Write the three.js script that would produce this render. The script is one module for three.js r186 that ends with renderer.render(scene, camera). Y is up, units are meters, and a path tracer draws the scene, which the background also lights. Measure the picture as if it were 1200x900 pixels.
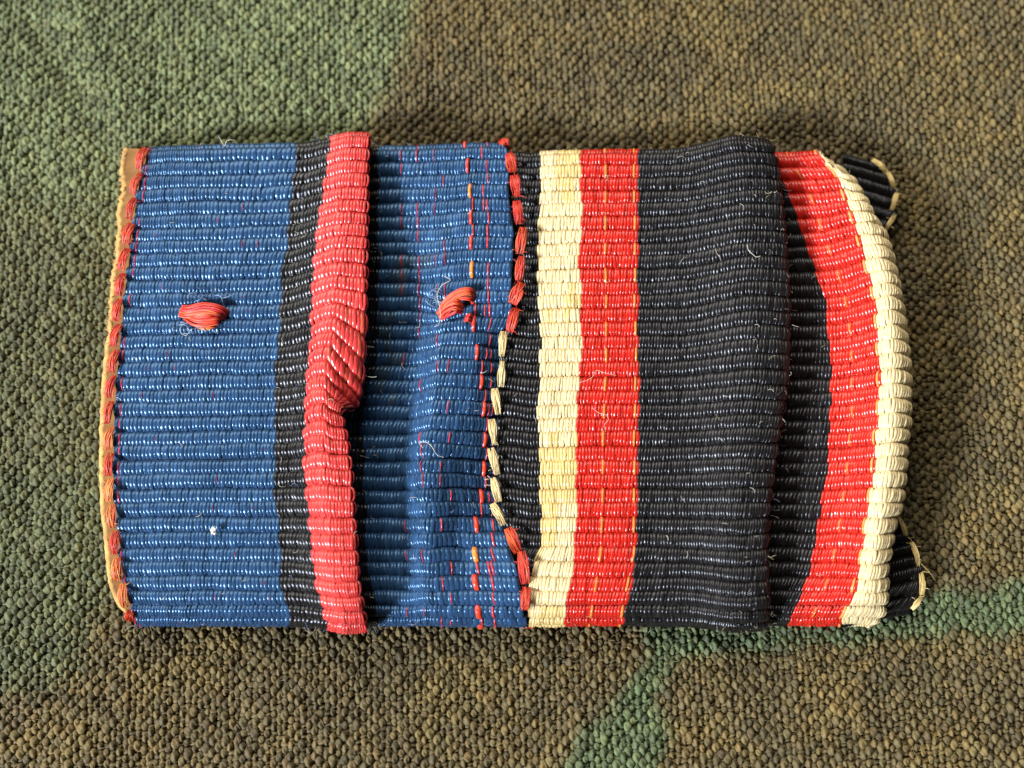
import * as THREE from 'three';
import { mergeGeometries } from 'three/addons/utils/BufferGeometryUtils.js';
import { RectAreaLightUniformsLib } from 'three/addons/lights/RectAreaLightUniformsLib.js';

// ---------------------------------------------------------------- camera, light, exposure
const U = 5e-5;                              // one length unit of the drawing below is 0.05 mm
const F = 1350, TILT = 12.5 * Math.PI / 180, H0 = 55;
const ct = Math.cos(TILT), st = Math.sin(TILT);
const camP = new THREE.Vector3(0, H0 + F * ct, F * st);
const scene = new THREE.Scene();
const camera = new THREE.PerspectiveCamera(2 * Math.atan(450 / F) * 180 / Math.PI, 4 / 3, 0.002, 5);
camera.position.copy(camP).multiplyScalar(U);
camera.up.set(0, 0, -1);
camera.lookAt(0, H0 * U, 0);
camera.focus = (F - 8) * U;
camera.userData.fStop = 26;
scene.add(camera);

const renderer = new THREE.WebGLRenderer({ antialias: true });
renderer.toneMapping = THREE.LinearToneMapping;
renderer.toneMappingExposure = 1.03;
renderer.shadowMap.enabled = true;

scene.background = new THREE.Color(0.024, 0.023, 0.022);   // the dim room all round
RectAreaLightUniformsLib.init();
function areaLight(name, color, intensity, w, h, az, el, dist) {      // az: 0 = right of the picture, 90 = its top, 180 = left, 270 = bottom
  const l = new THREE.RectAreaLight(color, intensity, w, h);
  const a = az * Math.PI / 180, e = el * Math.PI / 180;
  l.position.set(Math.cos(a) * Math.cos(e) * dist, Math.sin(e) * dist, -Math.sin(a) * Math.cos(e) * dist);
  l.lookAt(0, 0, 0); l.name = name;
  scene.add(l);
  return l;
}
areaLight('window_light', new THREE.Color(1.0, 0.93, 0.8), 7.0, 1.1, 0.8, 122, 41, 1.0);
areaLight('window_light_001', new THREE.Color(0.92, 0.96, 1.0), 245, 0.19, 0.17, 214, 30, 1.0);

// ---------------------------------------------------------------- helpers
function rng(seed) { let s = seed >>> 0; return () => { s = (s + 0x6d2b79f5) | 0; let t = Math.imul(s ^ (s >>> 15), 1 | s); t = (t + Math.imul(t ^ (t >>> 7), 61 | t)) ^ t; return ((t ^ (t >>> 14)) >>> 0) / 4294967296; }; }
const hash = (x, y, k = 0) => { let h = Math.imul(x | 0, 374761393) + Math.imul(y | 0, 668265263) + Math.imul(k | 0, 974634777); h = Math.imul(h ^ (h >>> 13), 1274126177); return ((h ^ (h >>> 16)) >>> 0) / 4294967296; };
function vnoise(x, y, k = 0) {
  const xi = Math.floor(x), yi = Math.floor(y), fx = x - xi, fy = y - yi, sx = fx * fx * (3 - 2 * fx), sy = fy * fy * (3 - 2 * fy);
  const a = hash(xi, yi, k), b = hash(xi + 1, yi, k), c = hash(xi, yi + 1, k), d = hash(xi + 1, yi + 1, k);
  return a + (b - a) * sx + (c - a) * sy + (a - b - c + d) * sx * sy;
}
const fbm = (x, y, k = 0) => 0.55 * vnoise(x, y, k) + 0.3 * vnoise(2.1 * x + 7, 2.1 * y, k + 1) + 0.15 * vnoise(4.3 * x, 4.3 * y + 3, k + 2);
const sstep = (a, b, x) => { const t = Math.min(1, Math.max(0, (x - a) / (b - a))); return t * t * (3 - 2 * t); };
const gauss = (x, m, s) => Math.exp(-((x - m) * (x - m)) / (2 * s * s));
function pchip(pts) {                       // monotone cubic through [[x, y], ...]
  const n = pts.length, X = pts.map((p) => p[0]), Y = pts.map((p) => p[1]), d = [], m = [];
  if (n === 1) return () => Y[0];
  for (let i = 0; i < n - 1; i++) d.push((Y[i + 1] - Y[i]) / (X[i + 1] - X[i]));
  m[0] = d[0]; m[n - 1] = d[n - 2];
  for (let i = 1; i < n - 1; i++) m[i] = d[i - 1] * d[i] <= 0 ? 0 : 2 * d[i - 1] * d[i] / (d[i - 1] + d[i]);
  return (x) => {
    if (x <= X[0]) return Y[0]; if (x >= X[n - 1]) return Y[n - 1];
    let i = 0; while (x > X[i + 1]) i++;
    const h = X[i + 1] - X[i], t = (x - X[i]) / h, t2 = t * t, t3 = t2 * t;
    return (2 * t3 - 3 * t2 + 1) * Y[i] + (t3 - 2 * t2 + t) * h * m[i] + (3 * t2 - 2 * t3) * Y[i + 1] + (t3 - t2) * h * m[i + 1];
  };
}
const curve = (v) => (typeof v === 'number' ? () => v : pchip(v));
// photograph coordinates <-> points of the drawing (y = height above the cloth)
const depthAt = (y, z) => -((y - camP.y) * ct + (z - camP.z) * st);
const xOf = (px, y, z) => (px - 600) * depthAt(y, z) / F;
const pyOf = (y, z) => 450 - F * ((y - camP.y) * st - (z - camP.z) * ct) / depthAt(y, z);
function at(px, py, h) {
  const a = (px - 600) / F, b = (450 - py) / F;
  const dx = a, dy = -ct + b * st, dz = -st - b * ct, k = (h - camP.y) / dy;
  return [camP.x + dx * k, h, camP.z + dz * k];
}
class MB {                                   // collects triangles with colours in drawing units
  constructor() { this.p = []; this.c = []; this.i = []; }
  get n() { return this.p.length / 3; }
  v(x, y, z, r, g, b) { this.p.push(x * U, y * U, z * U); this.c.push(r, g, b); return this.n - 1; }
  grid(o, nu, nv) { for (let a = 0; a < nu - 1; a++) for (let b = 0; b < nv - 1; b++) { const k = o + a * nv + b; this.i.push(k, k + 1, k + nv, k + 1, k + nv + 1, k + nv); } }
  tube(pts, rad, col, sides = 5) {           // pts: [[x,y,z],...], rad: f(t), col: f(t)->[r,g,b]
    const n = pts.length, o = this.n, T = new THREE.Vector3(), A = new THREE.Vector3(0.31, 0.9, 0.2), B = new THREE.Vector3(), N = new THREE.Vector3();
    for (let k = 0; k < n; k++) {
      const p = pts[k], a = pts[Math.max(0, k - 1)], b = pts[Math.min(n - 1, k + 1)], t = k / (n - 1);
      T.set(b[0] - a[0], b[1] - a[1], b[2] - a[2]).normalize();
      if (Math.abs(T.dot(A)) > 0.95) A.set(0.9, 0.3, -0.3);
      B.crossVectors(T, A).normalize(); N.crossVectors(B, T); A.copy(N);
      const r = rad(t), c = col(t);
      for (let s = 0; s <= sides; s++) { const w = s / sides * 6.28318; const x = Math.cos(w) * r, y = Math.sin(w) * r; this.v(p[0] + B.x * x + N.x * y, p[1] + B.y * x + N.y * y, p[2] + B.z * x + N.z * y, c[0], c[1], c[2]); }
    }
    this.grid(o, n, sides + 1);
  }
  geometry() {
    const g = new THREE.BufferGeometry();
    g.setAttribute('position', new THREE.Float32BufferAttribute(this.p, 3));
    g.setAttribute('color', new THREE.Float32BufferAttribute(this.c, 3));
    g.setIndex(this.i); g.computeVertexNormals();
    return g;
  }
  build(name, material, parent, label, kind) {
    const m = new THREE.Mesh(this.geometry(), material);
    m.name = name; m.castShadow = m.receiveShadow = true;
    if (label) m.userData.label = label;
    if (kind) m.userData.kind = kind;
    (parent ?? scene).add(m);
    return m;
  }
}
const silk = new THREE.MeshPhysicalMaterial({ vertexColors: true, roughness: 0.24, ior: 1.55, specularIntensity: 0.68, side: THREE.DoubleSide });
const silkBlack = new THREE.MeshPhysicalMaterial({ vertexColors: true, roughness: 0.27, ior: 1.5, specularIntensity: 0.66, specularColor: new THREE.Color(0.86, 0.9, 1), side: THREE.DoubleSide });
const silkBlue = new THREE.MeshPhysicalMaterial({ vertexColors: true, roughness: 0.23, ior: 1.55, specularIntensity: 1, specularColor: new THREE.Color(0.34, 0.63, 1), side: THREE.DoubleSide });
const cotton = new THREE.MeshStandardMaterial({ vertexColors: true, roughness: 0.7, side: THREE.DoubleSide });
const floss = new THREE.MeshPhysicalMaterial({ vertexColors: true, roughness: 0.5, ior: 1.5, side: THREE.DoubleSide });
const lintMat = new THREE.MeshPhysicalMaterial({ vertexColors: true, roughness: 0.5, transmission: 0.3, side: THREE.DoubleSide });

// ---------------------------------------------------------------- the cloth underneath: a printed plain weave
const DYE = {
  brown: [0.104, 0.074, 0.022], dark: [0.080, 0.059, 0.021], green: [0.112, 0.130, 0.056], moss: [0.072, 0.080, 0.033], leaf: [0.064, 0.090, 0.038],
};
const poly = (pts) => pts.map(([x, y]) => { const p = at(x, y, 0); return [p[0], p[2]]; });
const P1 = poly([[-900, -700], [560, -700], [492, -40], [482, 40], [458, 92], [432, 128], [424, 165], [390, 300], [250, 330], [140, 262], [95, 262], [50, 250], [0, 238], [-900, 260]]);
const P2 = poly([[-700, 500], [118, 560], [126, 690], [104, 736], [92, 785], [60, 803], [0, 812], [-700, 840]]);
const P3 = poly([[750, 700], [1090, 690], [1130, 692], [1210, 686], [2000, 650], [2000, 735], [1205, 742], [1080, 750], [960, 757], [850, 768], [782, 776], [777, 830], [778, 900], [760, 1500], [300, 1500], [660, 900], [716, 826], [757, 765]]);
function inside(poly_, x, z) {               // signed distance, positive within
  let d = 1e9, c = false;
  for (let i = 0, j = poly_.length - 1; i < poly_.length; j = i++) {
    const [ax, az] = poly_[i], [bx, bz] = poly_[j], ex = bx - ax, ez = bz - az;
    const t = Math.min(1, Math.max(0, ((x - ax) * ex + (z - az) * ez) / (ex * ex + ez * ez)));
    d = Math.min(d, Math.hypot(x - ax - t * ex, z - az - t * ez));
    if ((az > z) !== (bz > z) && x < (bx - ax) * (z - az) / (bz - az) + ax) c = !c;
  }
  return c ? d : -d;
}
function dye(x, z, j) {
  const wx = x + 26 * (fbm(x / 40, z / 40, 5) - 0.5), wz = z + 26 * (fbm(x / 40, z / 40, 9) - 0.5);
  const left = sstep(-420, -560, x);
  const g1 = sstep(-20 - 70 * left, 20 + 40 * left, inside(P1, wx, wz)), g2 = sstep(-22, 22, inside(P2, wx, wz)), g3 = sstep(-11, 12, inside(P3, wx, wz));
  const c = [0, 1, 2].map((k) => DYE.brown[k] + (DYE.dark[k] - DYE.brown[k]) * sstep(0.35, 0.65, fbm(x / 70, z / 70, 31)));
  const mix = (d, w) => { for (let k = 0; k < 3; k++) c[k] += (d[k] - c[k]) * w; };
  mix(DYE.moss, 0.75 * sstep(-400, -480, x) * sstep(300, 200, z) * (1 - g1));
  mix(DYE.green, g1); mix(DYE.moss, g2); mix(DYE.leaf, 0.92 * g3);
  const patch = 0.78 + 0.44 * fbm(x / 30, z / 30, 3), one = 0.62 + 0.76 * j;      // dye taken up unevenly, yarn by yarn
  const warm = 0.14 * (hash(Math.round(x * 3), Math.round(z * 3), 44) - 0.5);
  return [c[0] * patch * one * (1 + warm), c[1] * patch * one, c[2] * patch * one * (1 - warm)];
}
function lay(x, z) {                         // the cloth does not lie quite flat
  let y = 13 * (fbm(x / 300 + 3, z / 300, 71) - 0.5) + 5 * (fbm(x / 90, z / 90, 75) - 0.5);
  const f = at(86, 60, 0), dx = x - f[0], dz = z - f[2], u = dx * 0.55 + dz * 0.83, v = dx * 0.83 - dz * 0.55;
  y -= 8 * gauss(v + 22, 0, 16) * gauss(u, 0, 90);
  y += 7 * gauss(v - 26, 0, 24) * gauss(u, 0, 120);
  const r = at(1110, 40, 0), rx = x - r[0], rz = z - r[2], rv = rx * 0.42 + rz * 0.9;
  y += 12 * gauss(rv, 0, 46) * sstep(-380, 60, rx);
  const l = at(55, 590, 0);
  y -= 10 * gauss(z - l[2] + 0.35 * (x - l[0]), 0, 30) * sstep(60, -40, x - l[0]);
  return y;
}
{
  const g = new MB(), X0 = -2400, X1 = 2400, Z0 = -2100, Z1 = 2000, nx = 241, nz = 206;
  for (let a = 0; a < nx; a++) for (let b = 0; b < nz; b++) {
    const x = X0 + (X1 - X0) * a / (nx - 1), z = Z0 + (Z1 - Z0) * b / (nz - 1), c = dye(x, z, 0.5);
    g.v(x, -4.4 + lay(x, z), z, c[0] * 0.8, c[1] * 0.8, c[2] * 0.8);
  }
  g.grid(0, nx, nz);
  const cloth = g.build('camouflage_cloth', cotton, null, 'coarse woven camouflage cloth in olive brown and green under the ribbon bar', 'structure');
  cloth.geometry.index.array.reverse(); cloth.geometry.computeVertexNormals();
  // the yarns where they come up through the weave
  const variants = [0, 1, 2, 3].map((k) => {
    const s = new THREE.SphereGeometry(1, 18, 13), p = s.attributes.position, col = [];
    s.rotateX(Math.PI / 2);
    for (let i = 0; i < p.count; i++) {
      const x = p.getX(i), y = p.getY(i), z = p.getZ(i), tw = Math.atan2(y, x) * 3 + z * 2.6 + k;      // two twisted plies, fibres standing off
      const f = 1 + 0.1 * Math.sin(tw) + 0.34 * (hash(Math.round(x * 99), Math.round(z * 99) + Math.round(y * 99) * 7, 11 + k) - 0.5) * (1 - z * z);
      p.setXYZ(i, x * f, y * f, z);
      const c = 0.8 + 0.36 * vnoise(x * 5 + 9, z * 4 + y * 5, k) + 0.12 * Math.sin(tw);
      col.push(c, c, c);
    }
    s.setAttribute('color', new THREE.Float32BufferAttribute(col, 3));
    s.computeVertexNormals();
    return s;
  });
  const px = 7.0, pz = 6.8, ang = -0.035, ca = Math.cos(ang), sa = Math.sin(ang), lists = [[], [], [], []];
  for (let i = -215; i <= 215; i++) for (let j = -195; j <= 172; j++) {
    const wig = 5 * (fbm(i / 24, j / 30, 81) - 0.5), wig2 = 5 * (fbm(i / 30, j / 22, 86) - 0.5);
    const lx = i * px + wig + 1.5 * (hash(i, j, 1) - 0.5) * 1.5, lz = j * pz + wig2 + 2.0 * (hash(i, j, 2) - 0.5);
    const x = lx * ca - lz * sa, z = lx * sa + lz * ca;
    const up = (i + j) & 1, big = 0.76 + 0.46 * hash(i, j, 3), thick = 0.88 + 0.26 * hash(i, 0, 6);
    lists[(hash(i, j, 4) * 4) | 0].push({ x, z, up, big, thick, a: (up ? 0 : Math.PI / 2) + (hash(i, j, 5) - 0.5) * 0.55 + ang, j: hash(i, j, 7) });
  }
  const m = new THREE.Matrix4(), q = new THREE.Quaternion(), e = new THREE.Euler(), v = new THREE.Vector3(), s = new THREE.Vector3(), c = new THREE.Color();
  lists.forEach((list, k) => {
    const im = new THREE.InstancedMesh(variants[k], cotton, list.length);
    list.forEach((b, n) => {
      const w = b.up ? 4.0 * b.thick : 3.1, l = b.up ? 5.4 : 5.4, h = (b.up ? 3.9 : 2.9) * b.big;
      e.set((hash(n, k, 8) - 0.5) * 0.3, b.a, (hash(n, k, 9) - 0.5) * 0.3);
      m.compose(v.set(b.x * U, (lay(b.x, b.z) - 1.6 + (b.up ? 0.9 : -1.6) + 2.6 * (hash(n, k, 12) - 0.5)) * U, b.z * U), q.setFromEuler(e), s.set(w * b.big * U, h * U, l * b.big * U));
      im.setMatrixAt(n, m);
      const d = dye(b.x, b.z, b.j); im.setColorAt(n, c.setRGB(d[0], d[1], d[2]));
    });
    im.name = 'weave_yarn'; im.userData.kind = 'stuff'; im.castShadow = im.receiveShadow = true;
    cloth.add(im);
  });
  // loose fibres standing up from the weave
  const fz = new MB(), r = rng(77);
  for (let k = 0; k < 8000; k++) {
    const x = -1000 + 2000 * r(), z = -800 + 1500 * r(), a = r() * 6.28, L = 4 + 24 * r() * r() * r(), bend = (r() - 0.5) * 2, c0 = dye(x, z, 0.9), w = 0.9 + 2.4 * r() * r() * r(), pts = [];
    for (let t = 0; t <= 5; t++) { const f = t / 5, aa = a + bend * f; pts.push([x + Math.cos(aa) * L * f, lay(x, z) + 2 + 5 * Math.sin(f * 3) * r() + 1.2, z + Math.sin(aa) * L * f]); }
    fz.tube(pts, () => 0.28, () => [c0[0] * w + 0.03, c0[1] * w + 0.03, c0[2] * w + 0.02], 3);
  }
  fz.build('loose_fibre', lintMat, cloth, null, 'stuff');
}

// ---------------------------------------------------------------- the ribbon bar
const bar = new THREE.Group();
bar.name = 'ribbon_bar';
bar.userData = { label: 'medal ribbon bar with creased blue and black ribbons sewn side by side, on camouflage cloth', category: 'ribbon bar' };
scene.add(bar);

// A ribbon: knots run across it from left to right, each with its course x and height h down the photograph; ribs run across, one per weft cord.
class Ribbon {
  constructor({ knots, yTop, yBottom, hTop, rTop, rBottom, ribs, slip, seed, thread = 4.6, rows = [0.2, 0.42, 0.7] }) {
    this.thread = thread;
    this.ribs = ribs; this.seed = seed; this.K = knots.length;
    const z0 = at(600, yTop, hTop)[2], z1 = at(600, yBottom, hTop - rBottom * 0.8)[2];
    const lt = rTop * Math.PI / 2, lb = rBottom * Math.PI / 2 + 10, flat = z1 - z0 - rTop - rBottom;
    this.L = lt + flat + lb; this.pitch = this.L / ribs;
    this.zd = (s) => {                       // place along z and drop below the top, at length s along the ribbon
      if (s < lt) { const a = (lt - s) / rTop; return [z0 + rTop - rTop * Math.sin(Math.min(a, 1.6)), rTop * (1 - Math.cos(Math.min(a, 1.6))) + Math.max(0, (a - 1.6) * rTop)]; }
      if (s < lt + flat) return [z0 + rTop + s - lt, 0];
      const a = (s - lt - flat) / rBottom; return a < 1.5708 ? [z1 - rBottom + rBottom * Math.sin(a), rBottom * (1 - Math.cos(a))] : [z1, rBottom + (a - 1.5708) * rBottom];
    };
    // table of x, h over (s, u)
    const SR = this.SR = 420, UR = this.UR = 20, nu = this.nu = (this.K - 1) * UR + 1;
    this.s0 = -14; this.s1 = this.L + 8;
    this.tx = new Float32Array((SR + 1) * nu); this.ty = new Float32Array((SR + 1) * nu); this.tz = new Float32Array((SR + 1) * nu);
    const kx = knots.map((k) => curve(k.x)), kh = knots.map((k) => curve(k.h));
    for (let i = 0; i <= SR; i++) {
      const s = this.s0 + (this.s1 - this.s0) * i / SR, [z, drop] = this.zd(s), py = pyOf(hTop - drop, z);
      const fx = pchip(kx.map((f, k) => [k, f(py)])), fh = pchip(kh.map((f, k) => [k, f(py)]));
      const end = sstep(330, 700, py) * 2 - 1;
      for (let j = 0; j < nu; j++) {
        const u = j / UR, px = fx(u); let h = fh(u);
        h += 2.2 * (fbm(px / 42, py / 55, seed) - 0.5) + 0.9 * (fbm(px / 13, py / 17, seed + 4) - 0.5);
        let zz = z + 3.6 * (fbm(px / 50, py / 34, seed + 9) - 0.5) + (slip ? slip(u, px, py) : 0);
        zz += Math.max(0, h - hTop) * 0.34 * end * Math.abs(end);
        const y = Math.max(2.5, h - drop);
        const o = i * nu + j;
        this.tx[o] = xOf(px, y, zz); this.ty[o] = y; this.tz[o] = zz;
      }
    }
    // even spacing of the threads, measured across the middle
    this.arc = new Float32Array(nu);
    for (let j = 1; j < nu; j++) {
      let best = 0; for (const rr of rows) { const o = ((rr * SR) | 0) * nu + j; best += Math.hypot(this.tx[o] - this.tx[o - 1], this.ty[o] - this.ty[o - 1]) / rows.length; }
      this.arc[j] = this.arc[j - 1] + best;
    }
    this.A = this.arc[nu - 1];
  }
  uOf(a) { const { arc, nu } = this; if (a <= 0) return 0; if (a >= this.A) return (nu - 1) / this.UR; let lo = 0, hi = nu - 1; while (hi - lo > 1) { const m = (lo + hi) >> 1; if (arc[m] <= a) lo = m; else hi = m; } return (lo + (a - arc[lo]) / (arc[hi] - arc[lo] || 1)) / this.UR; }
  aOf(u) { const f = u * this.UR, i = Math.min(this.nu - 2, Math.max(0, Math.floor(f))); return this.arc[i] + (f - i) * (this.arc[i + 1] - this.arc[i]); }
  P(u, s, out) {
    const fi = Math.min(this.SR - 1e-3, Math.max(0, (s - this.s0) / (this.s1 - this.s0) * this.SR)), fj = Math.min(this.nu - 1.001, Math.max(0, u * this.UR));
    const i = fi | 0, j = fj | 0, p = fi - i, q = fj - j, o = i * this.nu + j, a = (1 - p) * (1 - q), b = (1 - p) * q, c = p * (1 - q), d = p * q, n = this.nu;
    out[0] = this.tx[o] * a + this.tx[o + 1] * b + this.tx[o + n] * c + this.tx[o + n + 1] * d;
    out[1] = this.ty[o] * a + this.ty[o + 1] * b + this.ty[o + n] * c + this.ty[o + n + 1] * d;
    out[2] = this.tz[o] * a + this.tz[o + 1] * b + this.tz[o + n] * c + this.tz[o + n + 1] * d;
    return out;
  }
  frame(u, s) {
    const a = this.P(u - 0.03, s, []), b = this.P(u + 0.03, s, []), c = this.P(u, s - 1.5, []), d = this.P(u, s + 1.5, []);
    const ex = b[0] - a[0], ey = b[1] - a[1], ez = b[2] - a[2], fx = d[0] - c[0], fy = d[1] - c[1], fz = d[2] - c[2];
    let nx = fy * ez - fz * ey, ny = fz * ex - fx * ez, nz = fx * ey - fy * ex; const l = Math.hypot(nx, ny, nz) || 1;
    return [nx / l, ny / l, nz / l];
  }
  // one thread where it rides over one cord
  bead(mb, a, rib, width, col, { lift = 0, len = 0.58, amp = 4.1, fat = 1.05, tilt = 0 } = {}) {
    const NV = 9, NK = 6, CR = -0.04, o = mb.n, s = (rib + 0.5 + 0.16 * (hash(rib, 0, this.seed + 41) - 0.5)) * this.pitch, p = [], us = [];
    for (let k = 0; k < NK; k++) us.push(0);
    for (let v = 0; v < NV; v++) {
      const f = (v / (NV - 1)) * 2 - 1, sv = s + f * len * this.pitch, e = f < CR ? 1 - 0.95 * Math.pow((CR - f) / (1 + CR), 3.4) : 1 - 0.95 * Math.pow((f - CR) / (1 - CR), 2.1);
      const w = width * (0.5 + 0.5 * Math.sqrt(e)), N = this.frame(this.uOf(a), sv), r = fat * (0.35 + 0.65 * e);
      for (let k = 0; k < NK; k++) {
        const rag = 0.55 * (hash(mb.n, o, 3) - 0.5), cc = 1 + 0.24 * (hash(mb.n, o, 4) - 0.5), an = Math.PI * k / (NK - 1), u = this.uOf(a + f * tilt - Math.cos(an) * w / 2), up = lift - 1.9 + amp * e + r * Math.sin(an) + rag;
        this.P(u, sv, p);
        mb.v(p[0] + N[0] * up, p[1] + N[1] * up, p[2] + N[2] * up, col[0] * cc, col[1] * cc, col[2] * cc);
      }
    }
    mb.grid(o, NV, NK);
  }
  sheet(mb, colour, off = -2.4, thick = 2.4) {
    const NA = 230, NS = 130, p = [];
    for (const [d, flip] of [[off, 0], [off - thick, 1]]) {
      const o = mb.n;
      for (let i = 0; i < NA; i++) for (let j = 0; j < NS; j++) {
        const u = this.uOf(this.A * i / (NA - 1)), s = this.L * j / (NS - 1), N = this.frame(u, s), c = colour(u);
        this.P(u, s, p); mb.v(p[0] + N[0] * d, p[1] + N[1] * d, p[2] + N[2] * d, c[0], c[1], c[2]);
      }
      mb.grid(o, NA, NS);
    }
  }
  // s and a of the thread nearest to a place in the photograph
  find(px, py) {
    let best = 1e9, r = null; const p = [];
    for (let i = 0; i < 160; i++) for (let j = 0; j < 200; j++) {
      const s = this.L * (i + 0.5) / 160, a = this.A * (j + 0.5) / 200; this.P(this.uOf(a), s, p);
      const d = depthAt(p[1], p[2]), x = 600 + F * p[0] / d, y = pyOf(p[1], p[2]), q = (x - px) ** 2 + (y - py) ** 2 - p[1] * 0.05;
      if (q < best) { best = q; r = { s, a, rib: s / this.pitch, y: p[1] }; }
    }
    return r;
  }
  aAt(px, rib) {                             // the topmost thread at that column of the photograph
    let best = 1e9, r = 0; const p = [];
    for (let j = 0; j < 600; j++) { const a = this.A * (j + 0.5) / 600; this.P(this.uOf(a), (rib + 0.5) * this.pitch, p); const x = 600 + F * p[0] / depthAt(p[1], p[2]), q = Math.abs(x - px) - p[1] * 0.1; if (q < best) { best = q; r = a; } }
    return r;
  }
}
// stripes: [name, first knot, last knot, colour, material, variation]
function weave(R, name, stripes, base, extra) {
  const sheet = new MB();
  R.sheet(sheet, (u) => { const c = (stripes.find((s) => u >= s.from && u <= s.to) ?? stripes[0]).color; return [c[0], c[1], c[2]]; });
  const root = sheet.build(name, cotton, bar, base);
  const mbs = stripes.map(() => new MB()), pitch = R.thread;
  for (let i = 0; i < R.ribs; i++) {
    for (let j = -1; j < R.A / pitch; j++) {
      const a = (j + 0.5 + 0.5 * (i & 1)) * pitch + 0.5 * (hash(i, j, R.seed) - 0.5); if (a < 1 || a > R.A - 1) continue;
      const u = R.uOf(a + 1.4 * (hash(i, 0, R.seed + 3) - 0.5)), k = Math.max(0, stripes.findIndex((s) => u >= s.from && u < s.to)), S = stripes[k];
      const d = hash(i, j, R.seed + 1), yarn = hash(0, j, R.seed + 2), patch = fbm(a / 40, i / 4, R.seed + 20);
      const f = 1 + S.vary * (0.9 * (d - 0.5) + 0.6 * (yarn - 0.5) + 0.8 * (patch - 0.5));
      const st = S.stain ? S.stain(a, i, patch) : null;
      const c = st ?? S.color; const g = S.gray ? S.gray * Math.max(0, fbm(a / 9, i / 1.3, R.seed + 30) - 0.45) : 0;
      R.bead(mbs[k], a, i, pitch * (1.08 + 0.16 * d), [c[0] * f + g, c[1] * f + g, c[2] * f + g], { lift: 1.1 * (hash(i, j, R.seed + 6) - 0.5), len: 0.53 + 0.05 * hash(i, j, R.seed + 8), tilt: 1.6 * (hash(i, j, R.seed + 7) - 0.5), amp: S.amp ?? 4.1 });
    }
  }
  if (extra) extra(R, mbs);
  const meshes = stripes.map((S, k) => mbs[k].build(S.name, S.mat ?? silk, root, S.label));
  return { root, meshes };
}

const COL = {
  blue: [0.019, 0.050, 0.118], black: [0.0075, 0.0068, 0.007], pink: [0.54, 0.045, 0.042], red: [0.44, 0.015, 0.009], cream: [0.58, 0.465, 0.26], orange: [0.72, 0.22, 0.035], stitch: [0.62, 0.055, 0.022],
};

// --- blue ribbon
const blue = new Ribbon({
  yTop: 168, yBottom: 731, hTop: 56, rTop: 16, rBottom: 36, ribs: 37, seed: 100, thread: 4.4, rows: [0.3, 0.5, 0.68],
  knots: [
    { x: [[165, 175], [200, 166], [225, 160], [270, 155], [330, 147], [390, 141], [440, 136], [500, 133], [560, 132], [620, 138], [660, 141], [690, 147], [728, 159]], h: [[165, 50], [300, 48], [560, 46], [728, 46]] },
    { x: [[165, 235], [728, 235]], h: 56 },
    { x: [[165, 350], [200, 345], [240, 340], [290, 336], [330, 331], [400, 326], [440, 322], [560, 322], [610, 326], [650, 328], [690, 332], [735, 342]], h: [[165, 60], [450, 60], [730, 58]] },
    { x: [[155, 391], [195, 385], [240, 379], [275, 373], [315, 369], [360, 366], [400, 365], [450, 360], [490, 358], [550, 357], [590, 361], [640, 366], [680, 371], [710, 379], [738, 386]], h: [[155, 70], [250, 74], [450, 76], [735, 70]] },
    { x: [[155, 412], [240, 404], [330, 399], [400, 393], [450, 383], [490, 381], [550, 384], [640, 392], [735, 409]], h: [[155, 76], [230, 82], [380, 88], [440, 86], [560, 86], [735, 80]] },
    { x: [[155, 434], [190, 431], [240, 430], [300, 429], [380, 428], [420, 424], [455, 416], [468, 408], [478, 399], [490, 400], [520, 406], [560, 411], [600, 414], [640, 417], [680, 420], [735, 430]], h: [[155, 74], [230, 78], [360, 82], [420, 66], [455, 58], [478, 78], [560, 82], [735, 76]] },
    { x: [[155, 432], [300, 427], [380, 425], [440, 412], [478, 397], [520, 402], [600, 411], [735, 428]], h: [[155, 48], [400, 46], [560, 44], [735, 42]] },
    { x: [[155, 446], [300, 446], [400, 446], [478, 428], [560, 430], [640, 432], [735, 446]], h: [[155, 54], [300, 42], [400, 32], [560, 29], [690, 36], [735, 48]] },
    { x: [[155, 490], [400, 486], [560, 466], [735, 480]], h: [[155, 57], [300, 47], [400, 31], [560, 30], [690, 38], [735, 52]] },
    { x: [[155, 530], [300, 528], [380, 522], [450, 514], [560, 500], [640, 502], [735, 512]], h: [[155, 58], [250, 58], [300, 60], [345, 50], [380, 58], [450, 64], [560, 66], [640, 63], [735, 56]] },
    { x: [[155, 556], [400, 552], [500, 545], [560, 538], [640, 545], [735, 560]], h: [[155, 60], [300, 62], [345, 60], [400, 62], [500, 58], [560, 52], [640, 50], [690, 56], [735, 58]] },
    { x: [[160, 587], [185, 595], [240, 597], [280, 602], [345, 599], [370, 600], [390, 590], [405, 586], [440, 586], [540, 582], [590, 586], [615, 590], [645, 598], [665, 605], [690, 610], [730, 618]], h: [[160, 60], [345, 62], [375, 58], [400, 46], [480, 40], [560, 30], [600, 34], [640, 56], [690, 60], [735, 58]] },
  ],
  slip(u, px, py) {
    let z = 34 * sstep(3.9, 5.0, u) * sstep(6.6, 5.4, u) * gauss(py, 428, 30);
    z -= 9 * sstep(2.9, 3.4, u) * sstep(4.3, 3.9, u) * gauss(py, 470, 60);
    z += 9 * gauss(px, 522, 16) * gauss(py, 352, 14) * sstep(7, 8, u);
    return z;
  },
});
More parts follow.
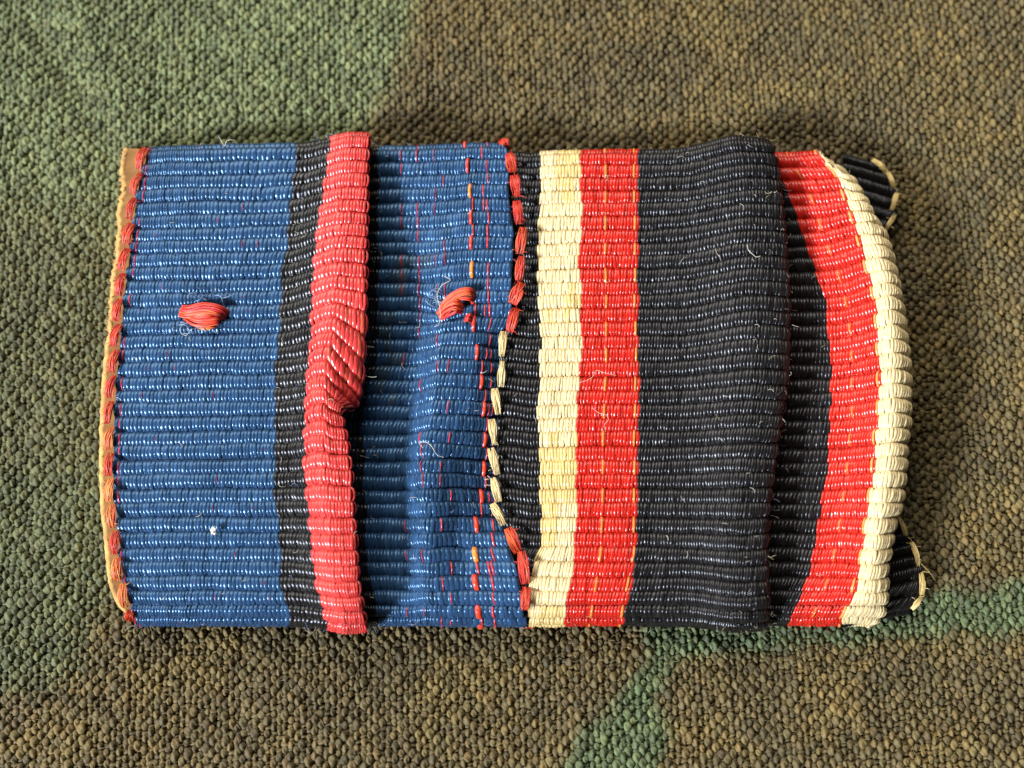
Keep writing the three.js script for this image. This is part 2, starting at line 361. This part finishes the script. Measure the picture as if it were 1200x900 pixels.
const blueStripes = [
  { name: 'blue_stripe', from: 0, to: 2, color: COL.blue, vary: 0.3, mat: silkBlue, label: 'wide flat blue stripe at the left end' },
  { name: 'black_stripe', from: 2, to: 3, color: COL.black, vary: 0.4, mat: silkBlack, gray: 0.02 },
  { name: 'red_stripe', from: 3, to: 5.15, color: COL.pink, vary: 0.3, amp: 4.6, label: 'faded red stripe standing up in a pinched fold', stain: (a, i, p) => (i > 13 && i < 22 && hash(i, Math.round(a), 5) < 0.1 ? [0.43, 0.06, 0.04] : null) },
  { name: 'black_stripe', from: 5.15, to: 6.9, color: COL.black, vary: 0.4, mat: silkBlack },
  { name: 'blue_stripe', from: 6.9, to: 12, color: COL.blue, vary: 0.42, mat: silkBlue, label: 'creased blue stripe flecked with red beside the overlap', stain: (a, i, p) => (i > 8 && i < 26 && p > 0.62 && a < 430 ? [0.026, 0.045, 0.075] : null) },
];
const blueWoven = weave(blue, 'blue_ribbon', blueStripes, 'deep blue ribbed ribbon with a black and a red stripe', (R, mbs) => {
  // red warp threads that surface here and there
  const r = rng(5), xr = pchip([[170, 545], [240, 551], [330, 553], [400, 556], [445, 563], [500, 567], [545, 566], [585, 561], [612, 557], [650, 557], [690, 561], [735, 565]]);
  for (let i = 0; i < R.ribs; i++) {
    const py = 172 + i * 15.3;
    if (i % 2 === 0) { const a = R.aAt(xr(py), i), o = r() < 0.3; R.bead(mbs[4], a, i, 5.4, o ? COL.orange : [0.58, 0.05, 0.02], { lift: 1.3, fat: 2.3 }); }
    else if (r() < 0.6) R.bead(mbs[4], R.aAt(xr(py) + 3, i), i, 2.2, [0.4, 0.03, 0.02], { lift: 1.0 });
    for (const [c, pr] of [[474, 0.3], [494, 0.3], [514, 0.3], [525, 0.38], [575, 0.75], [570, 0.3]]) {
      if (r() < pr) R.bead(mbs[4], R.aAt(c + (py - 450) * 0.018 + 2 * (r() - 0.5), i), i, 1.3 + (c > 560 ? 0.8 : 0), [0.34 + 0.2 * r(), 0.03, 0.03], { lift: 0.9, len: 0.5 });
    }
    for (let k = 0; k < 3; k++) if (r() < 0.3) R.bead(mbs[0], R.aAt(160 + 160 * r(), i), i, 1.0, [0.3, 0.02, 0.04], { lift: 0.5, len: 0.4 });
    if (r() < 0.8) R.bead(mbs[0], R.aAt(pchip([[165, 178], [300, 160], [440, 144], [560, 140], [640, 145], [730, 166]])(py), i), i, 1.8, [0.5, 0.02, 0.05], { lift: 0.8, len: 0.5 });
  }
});

// --- black ribbon with red and cream stripes
const black = new Ribbon({
  yTop: 173, yBottom: 731, hTop: 57, rTop: 16, rBottom: 36, ribs: 37, seed: 300, thread: 3.7,
  knots: [
    { x: [[165, 592], [360, 592], [390, 588], [470, 583], [540, 582], [600, 588], [640, 594], [690, 602], [730, 612]], h: [[165, 44], [350, 46], [400, 51], [560, 51], [610, 47], [650, 43], [730, 42]] },
    { x: [[165, 634], [230, 634], [270, 631], [320, 631], [360, 632], [400, 635], [430, 632], [500, 630], [560, 632], [600, 635], [640, 634], [660, 626], [690, 621], [735, 620]], h: [[165, 55], [730, 55]] },
    { x: [[165, 681], [260, 681], [300, 679], [360, 681], [420, 681], [480, 677], [560, 676], [610, 675], [640, 674], [660, 671], [690, 667], [730, 662]], h: 58 },
    { x: [[165, 747], [360, 748], [420, 749], [560, 747], [640, 747], [670, 742], [700, 737], [732, 731]], h: 58 },
    { x: [[165, 800], [735, 800]], h: [[165, 62], [450, 61], [735, 60]] },
    { x: [[165, 858], [210, 872], [300, 882], [450, 884], [560, 870], [735, 862]], h: [[165, 80], [450, 86], [735, 80]] },
    { x: [[160, 889], [170, 897], [180, 903], [210, 911], [240, 915], [280, 919], [330, 922], [370, 924], [440, 922], [470, 919], [520, 911], [560, 905], [620, 899], [660, 898], [700, 900], [740, 897]], h: [[160, 72], [300, 76], [450, 77], [735, 72]] },
    { x: [[160, 878], [180, 892], [240, 904], [330, 911], [440, 911], [520, 901], [560, 895], [620, 889], [740, 886]], h: [[160, 46], [300, 42], [450, 42], [735, 44]] },
    { x: [[170, 899], [178, 902], [210, 917], [245, 932], [280, 943], [300, 950], [325, 959], [350, 965], [385, 970], [430, 974], [460, 974], [520, 971], [555, 967], [605, 960], [640, 954], [675, 947], [690, 941], [712, 932], [730, 924]], h: [[170, 46], [300, 47], [450, 47], [600, 46], [730, 46]] },
    { x: [[165, 950], [178, 957], [190, 968], [210, 982], [235, 991], [265, 1000], [300, 1010], [325, 1017], [350, 1024], [390, 1029], [440, 1031], [480, 1031], [520, 1027], [555, 1024], [580, 1021], [610, 1016], [640, 1012], [675, 1005], [700, 999], [725, 986]], h: [[170, 52], [220, 62], [300, 74], [450, 79], [600, 76], [690, 64], [730, 52]] },
    { x: [[165, 957], [178, 966], [195, 986], [210, 994], [230, 1002], [255, 1011], [300, 1026], [330, 1036], [360, 1041], [400, 1045], [450, 1047], [490, 1047], [525, 1044], [560, 1041], [610, 1032], [640, 1027], [675, 1021], [705, 1018], [735, 1000]], h: [[170, 53], [220, 64], [300, 80], [450, 88], [600, 84], [690, 68], [730, 52]] },
    { x: [[165, 962], [178, 975], [195, 998], [210, 1006], [230, 1015], [255, 1025], [270, 1035], [290, 1042], [320, 1049], [360, 1057], [400, 1062], [450, 1066], [490, 1066], [525, 1062], [560, 1060], [595, 1055], [610, 1049], [640, 1044], [670, 1039], [705, 1039], [722, 1033], [735, 1015]], h: [[170, 45], [220, 54], [300, 64], [450, 70], [600, 66], [690, 56], [730, 46]] },
    { x: [[165, 955], [178, 968], [195, 992], [255, 1020], [320, 1045], [360, 1053], [450, 1062], [525, 1058], [595, 1050], [640, 1040], [705, 1034], [735, 1008]], h: [[170, 30], [300, 32], [450, 34], [600, 32], [730, 30]] },
  ],
  slip(u, px, py) { return 3 * sstep(8.4, 10, u) * gauss(py, 240, 70) + 10 * sstep(9, 10.2, u) * gauss(py, 185, 26) + 2.5 * Math.sin(px / 14) * sstep(1.2, 0.6, u); },
});
const blackStripes = [
  { name: 'black_stripe', from: 0, to: 1, color: COL.black, vary: 0.4, mat: silkBlack, label: 'narrow black stripe at the overlap' },
  { name: 'cream_stripe', from: 1, to: 2, color: COL.cream, vary: 0.16, label: 'straight cream stripe next to the overlap', stain: (a, i, p) => (p > 0.6 ? [0.53, 0.39, 0.16] : null) },
  { name: 'red_stripe', from: 2, to: 3, color: COL.red, vary: 0.22, label: 'straight bright red stripe with orange threads' },
  { name: 'black_stripe', from: 3, to: 8, color: [0.0085, 0.0078, 0.0084], vary: 0.5, mat: silkBlack, gray: 0.012, label: 'broad black stripe raised in a soft fold' },
  { name: 'red_stripe', from: 8, to: 9, color: COL.red, vary: 0.22, label: 'curved red stripe at the bulging right end' },
  { name: 'cream_stripe', from: 9, to: 13, color: COL.cream, vary: 0.14, label: 'curved cream stripe along the right edge' },
];
const blackWoven = weave(black, 'black_ribbon', blackStripes, 'black ribbed ribbon with cream and red stripes', (R, mbs) => {
  for (let i = 0; i < R.ribs; i++) {
    if (i % 2 === 0) {
      const wob = (k) => 1.2 * (hash(i, k, 8) - 0.5);
      const b = R.aOf(2), e = R.aOf(3), w = e - b;
      R.bead(mbs[2], b + w * 0.43 + wob(1), i, 3.2, [0.56, 0.16, 0.03], { lift: 0.9 });
      R.bead(mbs[2], e - 4 + wob(2), i, 3.0, [0.56, 0.17, 0.035], { lift: 0.9 });
      const b2 = R.aOf(8), e2 = R.aOf(9), w2 = e2 - b2;
      R.bead(mbs[4], b2 + w2 * 0.42 + wob(3), i, 2.8, [0.54, 0.12, 0.025], { lift: 1.1, len: 0.48 });
      R.bead(mbs[4], e2 - 2.5 + wob(4), i, 2.8, [0.6, 0.24, 0.06], { lift: 0.9 });
    }
  }
});

// --- the black margin of that ribbon, turned under along the right end: only its two corners come out
const tuck = new Ribbon({
  yTop: 186, yBottom: 728, hTop: 24, rTop: 8, rBottom: 10, ribs: 37, seed: 500, thread: 3.4, rows: [0.1, 0.93],
  knots: [
    { x: [[180, 985], [300, 1005], [450, 1015], [600, 1010], [728, 985]], h: 30 },
    { x: [[180, 1006], [230, 1026], [300, 1015], [450, 1022], [600, 1030], [660, 1050], [690, 1054], [728, 1012]], h: 26 },
    { x: [[178, 1020], [187, 1030], [200, 1041], [215, 1047], [235, 1049], [255, 1045], [268, 1036], [300, 1024], [450, 1028], [560, 1036], [600, 1046], [625, 1063], [660, 1076], [690, 1081], [712, 1078], [728, 1066]], h: [[180, 18], [230, 20], [450, 22], [690, 20], [728, 16]] },
  ],
  slip(u, px, py) { return (px - 1000) * (0.2 * gauss(py, 200, 60) - 0.2 * gauss(py, 700, 60)); },
});
weave(tuck, 'tucked_edge', [{ name: 'black_stripe', from: 0, to: 2.01, color: COL.black, vary: 0.4, mat: silkBlack }], 'black ribbon edge tucked under, showing at two corners');

// --- edge stitches, each a small twisted float of floss
function stitchMesh(name, parent, x0, y0, x1, y1, h, wide, cols, seed, bow = 3, label) {
  const r = rng(seed), mb = new MB(), n = 20, p0 = at(x0, y0, h), p1 = at(x1, y1, h), dx = p1[0] - p0[0], dz = p1[2] - p0[2], L = Math.hypot(dx, dz), nx = -dz / L, nz = dx / L;
  for (let k = 0; k < n; k++) {
    const off = (k / (n - 1) - 0.5) * wide * 0.8, tw = (r() - 0.5) * 3.2, c = cols[(r() * cols.length) | 0], f = 0.8 + 0.4 * r(), up = 2.4 * r(), pts = [], tipA = 0.42 + 0.25 * r();
    for (let q = 0; q <= 10; q++) {
      const t = q / 10, b = Math.sin(Math.PI * (0.06 + 0.88 * t)), sq = tipA + (1 - tipA) * b, o = off * sq * Math.cos(tw * (t - 0.5) * 2) + tw * (t - 0.5) * wide * 0.35;
      pts.push([p0[0] + dx * t + nx * o, h - 4.5 + bow * b * 1.9 + up + Math.sqrt(Math.max(0, 1 - (off / (wide * 0.5)) ** 2)) * wide * 0.28 * b, p0[2] + dz * t + nz * o]);
    }
    mb.tube(pts, (t) => wide * 0.055 * (0.55 + 0.45 * Math.sin(Math.PI * t)), () => [c[0] * f, c[1] * f, c[2] * f], 5);
  }
  for (let k = 0; k < 5; k++) {               // broken ends of the floss
    const t0 = r(), a = r() * 6.28, Lf = 3 + 5 * r(), c = cols[(r() * cols.length) | 0], pts = [];
    for (let q = 0; q <= 4; q++) { const t = q / 4; pts.push([p0[0] + dx * t0 + Math.cos(a) * (wide * 0.3 + Lf * t), h - 1 + wide * 0.2 + 3 * Math.sin(2.6 * t) * r(), p0[2] + dz * t0 + Math.sin(a) * (wide * 0.3 + Lf * t)]); }
    mb.tube(pts, () => 0.32, () => c, 3);
  }
  return mb.build(name, floss, parent, label);
}
const RED = [[0.56, 0.03, 0.016], [0.6, 0.045, 0.02], [0.62, 0.10, 0.025], [0.5, 0.026, 0.026]], ORANGE = [[0.72, 0.3, 0.08], [0.66, 0.14, 0.04], [0.62, 0.07, 0.03], [0.7, 0.22, 0.06]], CREAM = [[0.68, 0.54, 0.27], [0.62, 0.47, 0.2], [0.7, 0.58, 0.34]];
{
  const edge = pchip([[165, 172], [200, 164], [225, 158], [270, 152], [330, 143], [390, 137], [440, 132], [500, 129], [560, 128], [620, 134], [660, 138], [690, 143], [728, 156]]);
  let y = 173, k = 0;
  while (y < 722) { const len = 24 + y * 0.006, yy = Math.min(y + len, 728), j = 2.5 * (hash(k, 1, 4) - 0.5); stitchMesh('edge_stitch', blueWoven.root, edge(y) + 1.0 + j, y, edge(yy) - 3 + j, yy, 51 - (y > 690 ? (y - 690) * 0.5 : 0), 10.5 + 3 * hash(k, 2, 4), k > 10 && k % 3 ? ORANGE : RED, 40 + k); y += 28.6 + y * 0.0035; k++; }
  const right = [[588, 163, 595, 176, 50], [596, 179, 601, 201, 63], [602, 205, 606, 230, 64], [605, 235, 609, 262, 65], [613, 266, 609, 297, 65], [611, 300, 608, 328, 65], [612, 331, 601, 356, 64], [605, 361, 597, 389, 61], [595, 619, 607, 647, 60], [611, 646, 616, 684, 61], [617, 688, 615, 715, 58]];
  right.forEach((s, n) => stitchMesh('edge_stitch', blueWoven.root, s[0], s[1], s[2], s[3], s[4], 12.5 + 4 * hash(n, 3, 4), RED, 80 + n, 3.5));
  const cream = [[590, 388, 588, 417, 58], [589, 423, 587, 453, 57], [579, 455, 584, 485, 57], [576, 491, 580, 521, 57], [575, 525, 583, 556, 57], [577, 560, 585, 588, 57], [577, 590, 590, 615, 57]];
  cream.forEach((s, n) => stitchMesh('edge_stitch', blackWoven.root, s[0], s[1], s[2], s[3], s[4], 11, CREAM, 120 + n, 3.5, 'pale cream edge stitch'));
  const corner = [[1023, 186, 1039, 202, 22], [1040, 201, 1048, 222, 22], [1051, 225, 1045, 246, 23], [1049, 250, 1037, 272, 23], [1053, 605, 1063, 632, 24], [1068, 634, 1077, 664, 23], [1079, 667, 1081, 697, 22], [1081, 697, 1069, 714, 20]];
  corner.forEach((s, n) => stitchMesh('edge_stitch', blackWoven.root, s[0], s[1], s[2], s[3], s[4], 7, [[0.6, 0.44, 0.16], [0.64, 0.5, 0.22]], 140 + n, 2.5, 'tan edge stitch on a tucked corner'));
}
// --- the two sewn knots
function strandBundle(mb, path, wide, n, cols, seed, rad = 1.5) {
  const r = rng(seed), cv = new THREE.CatmullRomCurve3(path.map((p) => new THREE.Vector3(...at(p[0], p[1], p[2]))));
  n = Math.round(n * 2.1);
  for (let k = 0; k < n; k++) {
    const o = (r() - 0.5) * wide, c = cols[(r() * cols.length) | 0], f = 0.75 + 0.5 * r(), j = [r() - 0.5, r() - 0.5, r() - 0.5], pts = [], ex = 0.03 * r(), round = Math.sqrt(Math.max(0, 1 - (o / wide * 2) ** 2)) * wide * 0.26;
    for (let q = 0; q <= 14; q++) {
      const t = ex + (1 - 2 * ex) * q / 14, p = cv.getPoint(t), T = cv.getTangent(t), l = Math.hypot(T.x, T.z) || 1, w = 0.78 + 0.22 * Math.sin(Math.PI * t), oo = o * w + 3.6 * j[0] * Math.sin(t * 5 + j[1] * 6);
      pts.push([p.x - T.z / l * oo, p.y + round + 3.2 * j[2], p.z + T.x / l * oo]);
    }
    mb.tube(pts, () => rad * 0.72 * (0.8 + 0.4 * Math.abs(j[1])), () => [c[0] * f, c[1] * f, c[2] * f], 5);
  }
}
{
  const k1 = new MB();
  strandBundle(k1, [[212, 364, 54], [222, 365, 62], [240, 362, 66], [258, 365, 65], [267, 372, 54]], 14, 12, RED, 3);
  strandBundle(k1, [[216, 366, 54], [228, 371, 62], [246, 369, 66], [263, 373, 55]], 11, 10, RED.concat([[0.66, 0.2, 0.04]]), 21);
  strandBundle(k1, [[219, 370, 54], [230, 376, 63], [244, 376, 65], [256, 375, 63], [260, 378, 54]], 12, 9, RED, 4);
  strandBundle(k1, [[227, 379, 54], [238, 382, 62], [248, 381, 62], [256, 380, 54]], 7, 5, RED.concat(ORANGE), 6);
  k1.build('thread_knot', floss, blueWoven.root, 'red sewn thread knot on the flat blue stripe');
  const k2 = new MB();
  strandBundle(k2, [[516, 367, 50], [525, 354, 62], [538, 345, 69], [550, 344, 70], [557, 348, 58]], 15, 12, RED.concat([[0.66, 0.2, 0.04]]), 8);
  strandBundle(k2, [[514, 372, 50], [524, 364, 62], [534, 360, 68], [543, 364, 58]], 16, 11, RED, 9);
  k2.build('thread_knot', floss, blueWoven.root, 'red sewn thread knot in the crease of the blue stripe');
  const k3 = new MB();
  strandBundle(k3, [[545, 374, 60], [549, 373, 69], [554, 377, 60]], 10, 6, RED, 10);
  k3.build('thread_stub', floss, blueWoven.root);
  // frayed end of floss at the lower corner
  const fr = new MB(), r = rng(61);
  for (let k = 0; k < 16; k++) { const x = 615 + 8 * r(), pts = [], b = (r() - 0.5) * 10; for (let q = 0; q <= 6; q++) { const t = q / 6; pts.push(at(x + b * t * t + (r() - 0.5) * 2, 716 + 20 * t, 34 - 22 * t + 3 * r())); } fr.tube(pts, () => 0.9, () => RED[k % 4], 4); }
  fr.build('frayed_end', floss, blueWoven.root);
}
// --- backing board, its fluffy cut edge seen at the left
{
  const mb = new MB(), r = rng(9), n = 150, felt = new THREE.MeshStandardMaterial({ vertexColors: true, roughness: 0.95, side: THREE.DoubleSide });
  const left = pchip([[170, 147], [176, 144], [205, 139], [222, 141], [235, 139], [267, 138], [295, 135], [330, 130], [370, 127], [440, 120], [530, 116], [590, 117], [640, 122], [685, 127], [700, 132], [715, 142], [724, 155]]);
  const cols = 16;
  for (let i = 0; i < n; i++) {
    const y0 = 174 + (722 - 174) * i / (n - 1), e = left(y0) + (3 * (fbm(i / 5, 1, 5) - 0.5) + 1.5 * (hash(i, 3, 3) - 0.5)) * (y0 < 420 ? 2 : 0.8);
    for (let k = 0; k < cols; k++) {
      const t = k / (cols - 1), x = k < 4 ? e + [1.2, 0, 0.4, 2.4][k] : e + 2.4 + (880 - e) * ((k - 3) / (cols - 4)) ** 2.2, y = 448 + (y0 - 448) * (1 - 0.055 * sstep(160, 200, x)), h = k < 4 ? [4, 18, 33, 37][k] : 36.5 + 1.5 * (fbm(x / 6, y / 6, 3) - 0.5) - 24 * sstep(170, 260, x);
      const rim = k < 4, g = 0.45 + 1.1 * fbm(x / 7, y / 7, 2), c = rim ? [0.40, 0.235, 0.075] : [0.21, 0.10, 0.028];
      const p = at(x, y, h); mb.v(p[0], p[1], p[2], c[0] * g, c[1] * g, c[2] * g);
    }
  }
  mb.grid(0, n, cols);
  // ends of the board
  const root = mb.build('backing_board', felt, bar, 'tan fibrous backing board showing along the left edge');
  const fz = new MB();
  for (let k = 0; k < 420; k++) {
    const y = 174 + 546 * Math.pow(r(), 1.35), e = left(y) + 2, L = (2 + 5 * r()) * (y < 420 ? 1.3 : 0.6), a = (r() - 0.5) * 2.4, pts = [], h = 26 + 12 * r();
    for (let q = 0; q <= 4; q++) { const t = q / 4; pts.push(at(e + 3 - L * t * Math.cos(a), y + L * t * Math.sin(a), h + 3 * t * (r() - 0.3))); }
    fz.tube(pts, (t) => 0.55 * (1 - 0.6 * t), () => [0.52 + 0.12 * r(), 0.34, 0.13], 3);
  }
  fz.build('cut_edge_fuzz', felt, root, null, 'stuff');
}
// --- short broken filaments standing off the ribbons
{
  const mb = new MB(), r = rng(303);
  const spots = [[blue, 30, 6, 0.9], [black, 60, 8, 0.8]];
  const add = (R, a, s, L, w, col) => {
    const u = R.uOf(a), p = R.P(u, s, []), N = R.frame(u, s), an = r() * 6.28, b = (r() - 0.5) * 3, pts = [];
    for (let q = 0; q <= 6; q++) { const t = q / 6, aa = an + b * t; pts.push([p[0] + Math.cos(aa) * L * t + N[0] * (4 + 5 * t), p[1] + N[1] * (3 + L * 0.3 * Math.sin(t * 2.6)) + 1, p[2] + Math.sin(aa) * L * t + N[2] * (3 + 4 * t)]); }
    mb.tube(pts, () => w, () => col, 3);
  };
  for (let k = 0; k < 420; k++) {
    const R = r() < 0.5 ? blue : black, g = r(), col = g < 0.5 ? [0.55, 0.52, 0.45] : g < 0.75 ? [0.4, 0.36, 0.2] : R === blue ? [0.1, 0.2, 0.45] : [0.1, 0.1, 0.11];
    let a = R.A * r(), s = R.L * r();
    if (R === black && r() < 0.45) a = R.aOf(5 + 2 * r());
    if (R === blue && r() < 0.35) a = R.aOf(2 + 1.3 * r());
    if (R === blue && r() < 0.2) a = R.aOf(6.6 + 0.8 * r());
    if (r() < 0.22) s = r() < 0.5 ? R.L * 0.025 * r() : R.L * (0.95 + 0.05 * r());
    add(R, a, s, 3 + 9 * r() * r(), 0.2 + 0.12 * r(), col);
  }
  for (const [px, py] of [[218, 384], [236, 388], [252, 386], [228, 352], [244, 349], [254, 350], [513, 352], [520, 342], [516, 360]]) {
    const f = blue.find(px, py);
    for (let k = 0; k < 7; k++) add(blue, f.a + 16 * (r() - 0.5), f.s + 8 * (r() - 0.5), 8 + 9 * r(), 0.4, r() < 0.4 ? [0.25, 0.4, 0.62] : [0.03, 0.08, 0.22]);
  }
  mb.build('broken_filament', lintMat, bar, null, 'stuff');
}

// ---------------------------------------------------------------- lint lying on the bar: single pale hairs
function hair(name, label, pts, rad, col) {
  const cv = new THREE.CatmullRomCurve3(pts.map((p) => new THREE.Vector3(...at(p[0], p[1], p[2])))), mb = new MB();
  mb.tube(cv.getPoints(22).map((p) => [p.x, p.y, p.z]), (t) => rad * 0.66 * (0.7 + 0.3 * Math.sin(3 * t)), () => col, 4);
  const m = mb.build(name, lintMat, null, label);
  m.userData.category = 'lint'; m.userData.group = 'pale lint hairs caught on the ribbons';
}
const W = [0.72, 0.70, 0.64];
hair('lint_hair', 'short forked pale hair at the top edge of the blue stripe', [[256, 160, 52], [261, 168, 58], [263, 171, 60], [266, 165, 62], [272, 164, 62], [278, 168, 56]], 0.5, W);
hair('lint_hair', 'kinked white filament on the upper part of the broad black fold', [[876, 287, 102], [877, 293, 103], [881, 297, 103], [886, 301, 102], [891, 300, 101]], 0.7, W);
hair('lint_hair', 'white hair looping past the left end of the knot in the crease', [[521, 324, 66], [528, 328, 68], [518, 334, 66], [512, 346, 64], [515, 358, 64], [516, 370, 64], [514, 380, 66], [509, 383, 64]], 0.55, W);
hair('lint_hair', 'long faint hair crossing the straight red stripe', [[672, 449, 66], [684, 447, 68], [694, 442, 68], [699, 434, 68], [708, 437, 67], [722, 440, 66]], 0.4, [0.7, 0.55, 0.48]);
hair('lint_hair', 'curly hair on the straight red stripe below the long faint one', [[694, 478, 66], [702, 484, 68], [710, 486, 68], [713, 492, 68], [708, 498, 67], [710, 506, 66]], 0.4, [0.7, 0.55, 0.48]);
hair('lint_hair', 'pale hair curling over the lit crease of the blue stripe', [[496, 525, 70], [491, 519, 70], [498, 518, 72], [505, 522, 72], [512, 533, 70], [520, 536, 68]], 0.45, W);
hair('lint_hair', 'stray tan hair sticking out from the lower right corner', [[1079, 660, 24], [1086, 667, 24], [1092, 674, 20], [1096, 680, 14]], 0.6, [0.6, 0.46, 0.2]);
hair('lint_hair', 'small looped hair under the knot on the flat blue stripe', [[219, 378, 62], [212, 383, 62], [212, 390, 63], [218, 393, 63], [222, 388, 64], [219, 384, 62]], 0.5, [0.6, 0.66, 0.72]);
hair('lint_hair', 'pinkish hair on the upper part of the broad black fold, left of the kinked one', [[838, 291, 94], [840, 297, 95], [844, 302, 95], [845, 306, 94]], 0.45, [0.6, 0.45, 0.38]);
{
  const g = new THREE.IcosahedronGeometry(3.2 * U, 2), p = g.attributes.position;
  for (let i = 0; i < p.count; i++) { const f = 0.7 + 0.6 * hash(Math.round(p.getX(i) * 2e6), Math.round(p.getY(i) * 2e6) + Math.round(p.getZ(i) * 2e6) * 3, 2); p.setXYZ(i, p.getX(i) * f, p.getY(i) * f, p.getZ(i) * f * 1.3); }
  g.computeVertexNormals();
  const m = new THREE.Mesh(g, new THREE.MeshStandardMaterial({ color: new THREE.Color().setRGB(0.75, 0.72, 0.62), roughness: 0.8 }));
  m.name = 'lint_speck'; m.userData = { label: 'tiny white speck on the lower part of the flat blue stripe', category: 'lint' };
  const q = at(250, 622, 66); m.position.set(q[0] * U, q[1] * U, q[2] * U); m.castShadow = m.receiveShadow = true;
  scene.add(m);
}
scene.traverse((o) => { if (o.isMesh) { o.castShadow = o.receiveShadow = true; } });
renderer.render(scene, camera);
